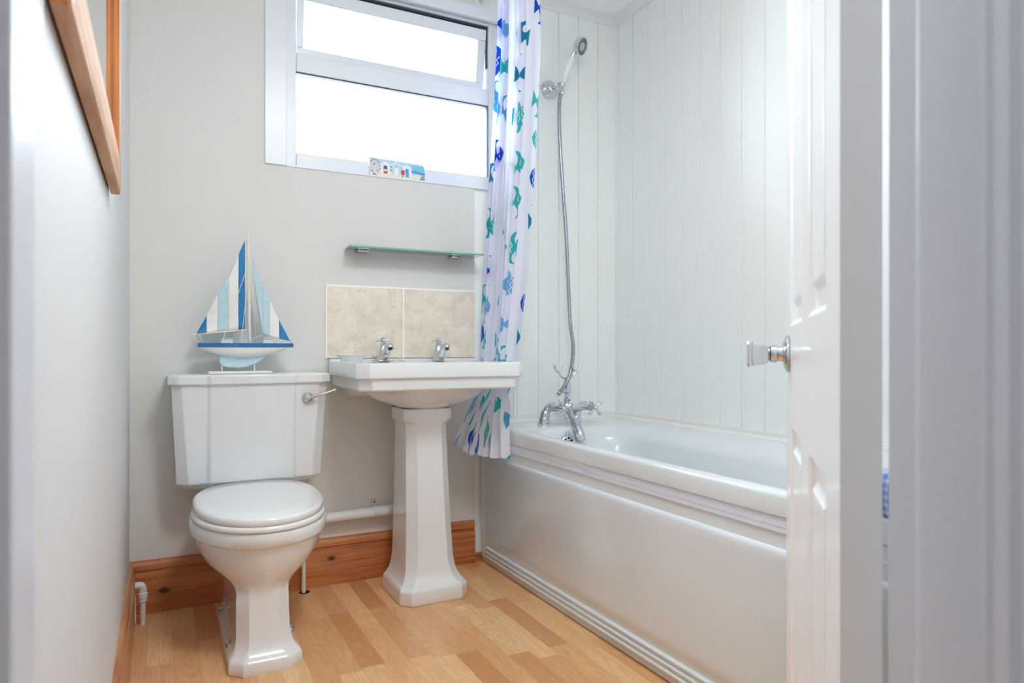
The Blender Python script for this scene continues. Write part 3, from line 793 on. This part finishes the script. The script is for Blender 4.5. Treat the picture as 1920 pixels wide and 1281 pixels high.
# ------------------------------------------------------------------ postcard of beach huts on the sill
def cmat(name, c): M[name] = mat(name, c, .6); return name
cm = ['card_sky', 'card_sand', 'card_white', 'card_pink', 'card_navy', 'card_red', 'card_blue', 'card_pale', 'card_sea', 'card_green', 'card_skyb']
for nm, cc in zip(cm, [(176, 222, 240), (236, 230, 206), (240, 240, 244), (226, 204, 216), (70, 96, 140), (206, 60, 80), (110, 168, 224), (196, 220, 238), (90, 150, 188), (150, 160, 140), (120, 202, 236)]): cmat(nm, cc)
b = B(); CL, CR, C0, C1 = .814, 1.040, WZ0 + .0015, 1.630
def card(poly, mi, lift):
    # poly in card coordinates (0..1, 0..1); the card leans back slightly
    pts = []
    for u, v in poly:
        x = CL + (CR - CL) * u; z = C0 + (C1 - C0) * v; pts.append((x, .006 + .010 * v - lift, z))
    b.add(pts, [tuple(range(len(pts)))], mi)
q = lambda a, c, d, e: [(a, c), (d, c), (d, e), (a, e)]
r0 = [(CL, .006, C0), (CR, .006, C0), (CR, .006, C0 + .0), (CL, .006, C0)]
outl = [(0, 0), (1, 0), (1, .5), (.975, .88), (.93, .93), (0, 1)]
front = []; back = []
for u, v in outl:
    x = CL + (CR - CL) * u; z = C0 + (C1 - C0) * v; front.append((x, .006 + .010 * v, z)); back.append((x, .009 + .010 * v, z))
b.loft([front, back], True, True, 2)
e_ = .0003
card([(0.01, .2), (.995, .2), (.99, .6), (.97, .87), (.93, .92), (.01, .98)], 0, e_)
card(q(.70, .35, .985, .80), 10, e_ * 1.3); card([(.01, 0.01), (.99, .01), (.99, .25), (.01, .36)], 1, e_ * 1.5)
card([(.72, .42), (.99, .30), (.99, .44), (.80, .50), (.72, .52)], 8, e_ * 2)
def hut(a, c, base, eave, top, wall, door, dmi, roof):
    mid = (a + c) / 2
    card([(a, base), (c, base), (c, eave), (mid, top), (a, eave)], wall, e_ * 2.2)
    card([(a - .02, eave - .03), (mid, top - .02), (mid, top + .05), (a - .02, eave + .03)], roof, e_ * 2.6); card([(mid, top - .02), (c + .02, eave - .03), (c + .02, eave + .03), (mid, top + .05)], roof, e_ * 2.6)
    if door: card(q(mid - (c - a) * .22, base, mid + (c - a) * .22, eave * .88), dmi, e_ * 3)
hut(.01, .155, .14, .72, .93, 3, 1, 7, 9); hut(.195, .345, .18, .70, .88, 2, 1, 4, 7); hut(.385, .545, .16, .66, .86, 7, 1, 2, 2); hut(.58, .74, .10, .66, .84, 2, 1, 6, 7)
card(q(.235, .18, .30, .36), 5, e_ * 3.4); card(q(.245, .30, .29, .42), 2, e_ * 3.6); card(q(.55, .22, .615, .48), 5, e_ * 3.4); card([(.56, .05), (.60, .12), (.60, .2), (.56, .2)], 9, e_ * 3.2)
card(q(.06, .58, .085, .66), 4, e_ * 3.4); card(q(.005, .22, .05, .26), 5, e_ * 3.4); card(q(.11, .26, .155, .29), 5, e_ * 3.4); card(q(.455, .58, .48, .64), 9, e_ * 3.4)
card(q(.645, .48, .665, .54), 4, e_ * 3.5); card(q(.645, .38, .665, .43), 4, e_ * 3.5); card([(.80, .52), (.84, .52), (.83, .58), (.82, .62), (.81, .58)], 9, e_ * 2.5)
card([(.88, .02), (.985, .02), (.985, .26), (.95, .30), (.91, .2)], 9, e_ * 2.5); card([(.03, .02), (.11, .02), (.10, .12), (.04, .14)], 9, e_ * 3)
for x in (.165, .36, .375, .555): card(q(x, .34, x + .015, .44), 9, e_ * 3); card(q(x, .55, x + .015, .63), 9, e_ * 3)
tag(obj('postcard', b, cm), 'small beach hut picture card propped on the window sill', 'picture card')

# ------------------------------------------------------------------ mirror on the left wall
mr = tag(empty('framed_mirror', (.012, -1.437, 1.19)), 'pine framed mirror hung on the left wall', 'mirror')
my0, my1, mz0, mz1 = -1.862, -1.013, 1.192, 1.90
fw = .082; xb_, xf_ = .004, .0215
def frame_piece(A, Bp, inn, horiz, sgn):
    """A,Bp: two outer corners (y,z); rail section lofted with mitres"""
    prof = [(0, xb_), (0, xf_ - .004), (.002, xf_ - .0012), (.006, xf_), (fw - .018, xf_), (fw - .015, xf_ - .003), (fw - .011, xf_ - .0025), (fw - .003, xf_ - .008), (fw, xf_ - .010), (fw, .010), (fw, xb_)]
    r0, r1 = [], []
    for d, x in prof:
        if horiz: r0.append((x, A[0] + d, A[1] + sgn * d)); r1.append((x, Bp[0] - d, Bp[1] + sgn * d))
        else: r0.append((x, A[0] + sgn * d, A[1] + d)); r1.append((x, Bp[0] + sgn * d, Bp[1] - d))
    b = B(); b.loft([r0, r1]); return b
obj('frame_rail', frame_piece((my0, mz0), (my1, mz0), 0, True, 1), 'frame_h', mr, smooth=30)
obj('frame_rail', frame_piece((my0, mz1), (my1, mz1), 0, True, -1), 'frame_h', mr, smooth=30)
obj('frame_stile', frame_piece((my0, mz0), (my0, mz1), 0, False, 1), 'frame_v', mr, smooth=30)
obj('frame_stile', frame_piece((my1, mz0), (my1, mz1), 0, False, -1), 'frame_v', mr, smooth=30)
b = B(); b.box(.005, .0105, my0 + .07, my1 - .07, mz0 + .07, mz1 - .07); obj('mirror_glass', b, 'mirror', mr)
b = B(); b.box(.0005, .005, my0 + .02, my1 - .02, mz0 + .02, mz1 - .02); obj('backing_board', b, 'black', mr)

# ------------------------------------------------------------------ bath
bath = tag(empty('bathtub', (1.61, -.93, 0)), 'white bathtub with moulded side panel along the right wall', 'bathtub')
RZ = .573; BY1, BY0 = -.002, -1.865; BX0, BX1 = 1.270, 1.9685
def rr(x0, x1, y0, y1, z, r, n=10, zf=None):
    """rounded rectangle ring"""
    out = []
    for (cx, cy, a0) in ((x1 - r, y1 - r, 0), (x0 + r, y1 - r, pi / 2), (x0 + r, y0 + r, pi), (x1 - r, y0 + r, 3 * pi / 2)):
        for i in range(n + 1):
            a = a0 + pi / 2 * i / n; out.append((cx + r * cos(a), cy + r * sin(a), z))
    return out
b = B()
b.loft([rr(BX0 + .012, BX1, BY0 + .01, BY1, RZ - .050, .004), rr(BX0, BX1, BY0, BY1, RZ - .050, .006), rr(BX0, BX1, BY0, BY1, RZ - .010, .008), rr(BX0 + .003, BX1 - .001, BY0 + .003, BY1 - .001, RZ - .003, .010), rr(BX0 + .010, BX1 - .002, BY0 + .01, BY1 - .002, RZ, .012),
        rr(BX0 + .040, 1.915, BY0 + .10, -.225, RZ + .0005, .14), rr(BX0 + .050, 1.895, BY0 + .115, -.245, RZ - .002, .16), rr(BX0 + .057, 1.86, BY0 + .125, -.256, RZ - .012, .17), rr(BX0 + .062, 1.815, BY0 + .14, -.262, RZ - .030, .17),
        rr(BX0 + .072, 1.79, BY0 + .17, -.268, RZ - .06, .17), rr(BX0 + .10, 1.77, BY0 + .26, -.29, RZ - .22, .16), rr(BX0 + .13, 1.745, BY0 + .36, -.32, RZ - .35, .13), rr(BX0 + .18, 1.70, BY0 + .42, -.37, RZ - .385, .10)], False, True)
obj('tub', b, 'acrylic', bath, smooth=50)
b = B()
prof = [(0, 0), (.002, .523), (-.0, .524)]
xs0 = 1.2775
# side panel: list of (x, z)
pf = [(xs0 + .010, .002), (xs0 + .009, .016), (xs0 + .002, .024)]
for zc_ in (.034, .052, .070):
    pf += [(xs0 + .004, zc_ - .007), (xs0 - .0045, zc_ - .004), (xs0 - .0055, zc_ + .001), (xs0 + .003, zc_ + .006)]
pf += [(xs0 + .002, .086), (xs0 + .002, .092), (xs0 - .003, .098), (xs0 - .0045, .12), (xs0 - .008, .30), (xs0 - .0095, .42), (xs0 - .0090, .438), (xs0 - .0075, .445), (xs0 - .004, .450), (xs0 + .001, .4525), (xs0 + .0015, .5225), (xs0 + .02, .5225), (xs0 + .02, .002)]
flat = []
for (x, z) in pf:
    flat.append((x if x >= xs0 + .0045 else xs0 + .0045, z))
rings = []
for (y, w) in ((BY0 + .004, 0), (BY0 + .03, 0), (BY0 + .045, 1), (-.068, 1), (-.056, .2), (-.046, 0), (-.004, 0)):
    rings.append([(fx_ * (1 - w) + px_ * w, y, z) for (px_, z), (fx_, _) in zip(pf, flat)])
b.loft(rings); b.box(BX0 + .014, BX1, BY0 + .004, BY0 + .02, .002, .522)
obj('side_panel', b, 'bathpanel', bath, smooth=42)
b = B()
K = 60; rings = []
for k in range(K + 1):
    y = -.03 + (BY0 + .06) * k / K
    wv = .0025 * math.exp(-((y + .55) / .05) ** 2) + .003 * math.exp(-((y + .74) / .07) ** 2)
    dz = .004 * math.exp(-((y + .62) / .12) ** 2)
    x = xs0 + .001
    rings.append([(x, y, .487), (x - .0035, y, .4872), (x - .0040 - wv * .3, y, .499), (x - .0046, y, .4995), (x - .0050 - wv, y, .510 + dz), (x - .0055 - wv * 1.5, y, .521 + dz * .2), (x, y, .5225)])
b.loft(rings); obj('sealing_strip', b, 'tape', bath, smooth=30)
# sealant line on the wall above the rim
b = B()
b.add([], [])
b.loft([[(1.27, .008, RZ - .004), (1.27, -.013, RZ - .002), (1.27, -.012, RZ + .003), (1.27, -.003, RZ + .008), (1.27, -.0015, RZ + .022), (1.27, .008, RZ + .023)],
        [(1.968, .008, RZ - .004), (1.968, -.013, RZ - .002), (1.968, -.012, RZ + .003), (1.968, -.003, RZ + .008), (1.968, -.0015, RZ + .022), (1.968, .008, RZ + .023)]])
b.loft([[(XR, .005, RZ - .004), (XR - .022, .005, RZ - .002), (XR - .020, .005, RZ + .003), (XR - .012, .005, RZ + .008), (XR - .011, .005, RZ + .022), (XR, .005, RZ + .023)],
        [(XR, BY0, RZ - .004), (XR - .022, BY0, RZ - .002), (XR - .020, BY0, RZ + .003), (XR - .012, BY0, RZ + .008), (XR - .011, BY0, RZ + .022), (XR, BY0, RZ + .023)]])
struct('trim_5', b, 'seal', None, 'white sealing bead between bath rim and panelled walls', 'trim', smooth=40)
# overflow with its chain
b = B(); oc = Vector((1.536, -.276, .513))
b.lathe([(.026, 0), (.027, .004), (.025, .007), (.021, .009), (.0, .010)], oc + Vector((0, .006, 0)), (0, -1, .12), 32)
ov = obj('overflow_grille', b, 'chrome', bath, smooth=40)
b = B()
for k in range(6):
    a = 2 * pi * k / 6 + .3; c_ = oc + Vector((.016 * cos(a), -.0045, .016 * sin(a)))
    b.lathe([(.0042, 0), (.0042, .0008)], c_, (0, -1, .12), 12)
b.lathe([(.006, 0), (.006, .0012)], oc + Vector((0, -.0045, 0)), (0, -1, .12), 12)
obj('drain_hole', b, 'black', ov)
b = B(); b.tube([oc + Vector((-.010, -.006, .02)), (1.578, -.185, .622)], .0010, 6); b.tube([oc + Vector((.004, -.006, .02)), (1.586, -.185, .622)], .0010, 6)
obj('plug_chain', b, 'screw', bath, smooth=60)

# bath mixer
mxr = empty('mixer_tap', (1.585, -.14, RZ)); mxr.parent = bath; mxr.location = Vector((1.585, -.14, RZ)) - WL[bath]
LX, RX_, MY, MZ = 1.508, 1.662, -.135, .640
MC = 1.592
b = B()
for x in (LX, RX_):
    tx = x + .018
    b.tube(spline([(x, MY, RZ), (x + .002, MY, RZ + .025), (x + .008, MY - .002, RZ + .050), (tx, MY - .008, MZ - .002), (tx + .004, MY - .022, MZ + .006)], 5), [.0255] * 2 + [.024] * 3 + [.021] * 5 + [.018] * 5 + [.0165] * 6, 22)
    b.lathe([(.027, 0), (.0275, .002), (.026, .004)], (x, MY, RZ), n=28)
    b.tube([(tx + .004, MY - .014, MZ + .004), (tx + .008, MY - .085, MZ + .002)], [.0175, .0155], 20)
    b.lathe([(.0165, 0), (.0195, .003), (.0195, .008), (.0165, .011)], (tx + .005, MY - .030, MZ + .004), (0, -1, 0), 24)
    b.lathe([(.0155, 0), (.0185, .004), (.017, .012), (.011, .018), (.008, .03)], (tx + .008, MY - .078, MZ + .002), (0, -1, 0), 20)
b.tube([(LX + .018, MY - .045, MZ), (RX_ + .018, MY - .045, MZ)], .0130, 20)
b.lathe([(.021, 0), (.024, .004), (.023, .03), (.018, .038), (.013, .044), (.0165, .048), (.0165, .056), (.010, .062), (.0095, .076), (.0155, .080), (.0175, .091), (.017, .112), (.013, .128), (.010, .142), (.006, .145)], (MC, MY - .045, MZ - .018), n=26)
b.ball((MC, MY - .068, MZ + .02), .009); b.ball((MC, MY - .066, MZ + .040), .006)
obj('mixer_body', b, 'chrome', mxr, smooth=45)
b = B(); b.tube(spline([(MC - .002, MY - .055, MZ - .012), (MC - .004, MY - .085, MZ - .034), (MC - .006, MY - .125, MZ - .066), (MC - .007, MY - .150, MZ - .090), (MC - .006, MY - .160, MZ - .122)], 5), [.015] * 5 + [.0135] * 6 + [.017] * 5 + [.019] * 5, 18)
obj('spout', b, 'chrome', mxr, smooth=50)
for x in (LX + .026, RX_ + .026):
    b = B(); cross_handle(b, (x, MY - .112, MZ + .001), (0, 1, 0), .034, .0075, .0038, rot=.35 if x < 1.6 else .12); b.ball((x, MY - .113, MZ + .001), .0105)
    obj('tap_handle', b, 'chrome', mxr, smooth=50)
cy0 = MY - .045
b = B(); b.ball((MC, cy0, MZ + .120), .006)
for s in (-1, 1):
    b.tube(spline([(MC, cy0, MZ + .120), (MC + s * .026, cy0, MZ + .128), (MC + s * .044, cy0, MZ + .150)], 5), .0045, 10)
    bx = MC + s * .044
    for t in (-1, 1): b.tube(spline([(bx, cy0, MZ + .148), (bx + t * .011, cy0, MZ + .157), (bx + t * .019, cy0, MZ + .178)], 4), [.0044] * 8 + [.0034], 8)
obj('handset_cradle', b, 'chrome', mxr, smooth=50)
b = B(); b.tube([(MC - .006, cy0 - .004, MZ + .070), (1.550, -.193, MZ + .069)], [.0105, .0100], 14); obj('hose_outlet', b, 'chrome', mxr, smooth=50)

# ------------------------------------------------------------------ hand shower
hs = tag(empty('hand_shower', (1.63, -.08, .72)), 'chrome and white hand shower with long ribbed hose above the bath taps', 'hand shower')
SB = Vector((1.642, -.062, 2.035))
hose = [(1.636, -.066, 2.00), (1.622, -.070, 1.95), (1.619, -.075, 1.812), (1.632, -.080, 1.583), (1.645, -.085, 1.400), (1.653, -.090, 1.193), (1.657, -.100, 1.008), (1.653, -.130, .894), (1.626, -.160, .804), (1.577, -.205, .750), (1.540, -.215, .712), (1.536, -.205, .700)]
pts = spline(hose, 60); rs = []
L = 0
for i, p_ in enumerate(pts):
    if i: L += (pts[i] - pts[i - 1]).length
    rs.append(.0076 + .0012 * sin(L * 2 * pi / .0085))
b = B(); b.tube(pts, rs, 12); obj('hose', b, 'chrome_dull', hs, smooth=180)
b = B(); b.lathe([(.0095, 0), (.0105, .002), (.0105, .02), (.008, .024)], (1.636, -.066, 1.985), (.05, 0, 1), 18); obj('hose_end', b, 'chrome', hs, smooth=50)
b = B(); b.tube([(1.533, -.206, .697), (1.548, -.196, .708)], [.0105, .0095], 14); obj('hose_end', b, 'chrome', hs, smooth=50)
ax = Vector((.33, -.42, 1.0)); ax = (Vector((1.668, -.100, 2.141)) - SB).normalized()
b = B(); b.lathe([(.010, 0), (.0135, .006), (.0135, .02), (.011, .026)], SB - ax * .020, ax, 22); obj('swivel_nut', b, 'chrome', hs, smooth=50)
b = B()
b.lathe([(.0085, 0), (.009, .012), (.0085, .022), (.007, .03)], SB + ax * .112, ax, 18); obj('handle_collar', b, 'chrome', hs, smooth=50)
b = B(); b.lathe([(.010, 0), (.0125, .003), (.0135, .03), (.0125, .08), (.0105, .105), (.009, .110)], SB + ax * .006, ax, 26); obj('handle', b, 'handle_white', hs, smooth=50)
hc = Vector((1.700, -.118, 2.186)); hd = Vector((.42, -.80, -.42)).normalized()
b = B(); b.tube([SB + ax * .138, SB + ax * .148, hc - hd * .018], [.0065, .0068, .009], 14)
b.lathe([(.0, -.032), (.018, -.029), (.033, -.017), (.039, -.002), (.041, .004), (.0405, .008), (.033, .009), (.032, .0065)], hc, hd, 36, mi=0, caps=False)
b.lathe([(.0325, .0062), (.0, .0066)], hc, hd, 36, mi=1)
M['spray'] = mat('grey_spray_plate', (120, 124, 128), .3, .6); M['spray_nub'] = mat('pale_nozzle', (190, 194, 196), .4)
b.lathe([(.018, .0066), (.0175, .0085), (0, .009)], hc, hd, 28, mi=2)
uu = hd.orthogonal().normalized(); ww = hd.cross(uu)
for k in range(16):
    a = 2 * pi * k / 16; b.ball(hc + hd * .007 + (uu * cos(a) + ww * sin(a)) * .025, .0018, 8, 2)
obj('shower_head', b, ['chrome', 'spray', 'spray_nub'], hs, smooth=45)
wbk = tag(empty('shower_bracket', (1.6, 0, 2.02)), 'fluted round chrome wall bracket holding the hand shower', 'bracket')
b = B(); nfl = 40; rgs = []
for (r, h, fl) in ((.041, 0, 0), (.042, .002, 0), (.041, .005, .03), (.034, .014, .10), (.018, .030, .10), (.012, .033, 0)):
    rgs.append([(1.615 + r * (1 + fl * cos(10 * 2 * pi * i / 80)) * cos(2 * pi * i / 80), .008 - h, 2.026 + r * (1 + fl * cos(10 * 2 * pi * i / 80)) * sin(2 * pi * i / 80)) for i in range(80)])
b.loft(rgs); obj('wall_plate', b, 'chrome', wbk, smooth=60)
b = B(); b.tube([(1.616, -.020, 2.027), (1.622, -.040, 2.030), SB + Vector((-.012, .006, 0))], .007, 14); b.ball((1.621, -.040, 2.030), .0105); obj('bracket_arm', b, 'chrome', wbk, smooth=50)

# ------------------------------------------------------------------ shower curtain
cur = tag(empty('shower_curtain', (1.25, -.25, .45)), 'white shower curtain with blue and turquoise fish gathered beside the bath', 'shower curtain')
TB = [  # z, far(x,y), near(x,y), amplitude
    (2.245, (1.285, -.235), (1.285, -.490), .030), (2.0, (1.283, -.215), (1.290, -.490), .030), (1.6, (1.285, -.145), (1.290, -.450), .028), (1.2, (1.288, -.065), (1.292, -.395), .026),
    (1.0, (1.288, -.040), (1.292, -.345), .024), (.86, (1.284, -.030), (1.290, -.315), .020), (.76, (1.279, -.040), (1.285, -.300), .018), (.70, (1.245, -.060), (1.270, -.300), .016), (.62, (1.185, -.085), (1.249, -.305), .013), (.54, (1.130, -.11), (1.247, -.32), .014), (.47, (1.092, -.13), (1.246, -.33), .016)]
def tbl(z):
    if z >= TB[0][0]: r = TB[0]; return r[1], r[2], r[3]
    for a_, c_ in zip(TB[:-1], TB[1:]):
        if c_[0] <= z <= a_[0]:
            t = (a_[0] - z) / (a_[0] - c_[0])
            f = lambda p, q_: tuple(p[i] * (1 - t) + q_[i] * t for i in range(2))
            return f(a_[1], c_[1]), f(a_[2], c_[2]), a_[3] * (1 - t) + c_[3] * t
    r = TB[-1]; return r[1], r[2], r[3]
NS, NZ = 260, 150
b = B(); vs = []; uvs = []
def curt(s, z):
    f_, n__, am = tbl(z)
    wp_ = min(1., max(0., (z - .66) / .22)); wp_ = wp_ * wp_ * (3 - 2 * wp_)      # broad pleat fades out towards the hem
    S1 = 1 - .30 * wp_
    ny = n__[1] + .085 * wp_; nx = n__[0] - .012 * wp_
    t = min(1., s / S1)
    cx_ = f_[0] + (nx - f_[0]) * t; cy_ = f_[1] + (ny - f_[1]) * t
    d = Vector((nx - f_[0], ny - f_[1])).normalized(); nr = Vector((d.y, -d.x))
    wz = min(1., max(0., (z - .62) / .2))
    ph = 2 * pi * ((3.4 + 1.1 * wz) * t + .30 * sin(2 * pi * t * 1.3) + .12 * sin(z * 3 + t * 4)) + .3
    fade = 1 - wp_ * max(0., (t - .8) / .2) ** 2
    o = (am * sin(ph) + am * .25 * wz * sin(2.3 * ph + z * 2)) * fade
    l = am * .55 * wz * sin(2 * ph) * fade
    x, y = cx_ + nr.x * o + d.x * l * .5, cy_ + nr.y * o + d.y * l * .5
    if s > S1:
        v = (s - S1) / (1 - S1)
        x += .066 * v * wp_; y += (.010 * sin(pi * v) * -1 + .012 * v + .003 * sin(7 * v + z * 2)) * wp_
    return x, y
ARC = [0.]; 
for i in range(1, NS + 1):
    a_ = curt((i - 1) / NS, 1.4); c_ = curt(i / NS, 1.4); ARC.append(ARC[-1] + sqrt((a_[0] - c_[0]) ** 2 + (a_[1] - c_[1]) ** 2))
for j in range(NZ + 1):
    for i in range(NS + 1):
        s = i / NS; zb = .503 - .028 * s - .012 * sin(pi * s) + .003 * sin(30 * s)
        zt = 2.245
        z = zt + (zb - zt) * (j / NZ)
        x, y = curt(s, z); vs.append((x, y, z)); uvs.append((ARC[i] * 1.25, z))
fs = [(j * (NS + 1) + i, j * (NS + 1) + i + 1, (j + 1) * (NS + 1) + i + 1, (j + 1) * (NS + 1) + i) for j in range(NZ) for i in range(NS)]
b.add(vs, fs); b.uv = uvs
obj('fabric', b, 'curtain', cur, smooth=180)
b = B()
for k in range(6):
    s = (k + .5) / 6; x, y = curt(s, 2.24)
    b.tube(spline([(x, y, 2.235), (x + .006, y, 2.26), (1.285, y, 2.335), (1.27, y, 2.35)], 4), .0015, 8)
obj('curtain_hook', b, 'chrome', cur, smooth=60)
b = B(); b.tube([(1.285, .008, 2.345), (1.285, YF, 2.345)], .010, 16)
tag(obj('curtain_rail', b, 'chrome', None, smooth=60), 'straight rail the shower curtain hangs from, along the bath front', 'curtain rail')

# ------------------------------------------------------------------ towel on the bath rim seen past the door hinge
b = B(); rings = []
for k in range(13):
    y = -1.74 - .11 * k / 12
    e = .008 * sin(pi * k / 12)
    rings.append([(1.272, y, RZ + .001), (1.268 - e * .4, y, RZ + .03), (1.270 - e * .3, y, RZ + .065), (1.280, y, RZ + .078 + e * .3), (1.330, y, RZ + .080 + e * .3), (1.345, y, RZ + .06), (1.350, y, RZ + .03), (1.345, y, RZ + .001)])
b.loft(rings); tag(obj('towel', b, 'towel', None, smooth=60, bevel=.004), 'blue patterned towel folded on the bath rim, glimpsed past the door hinge', 'towel')
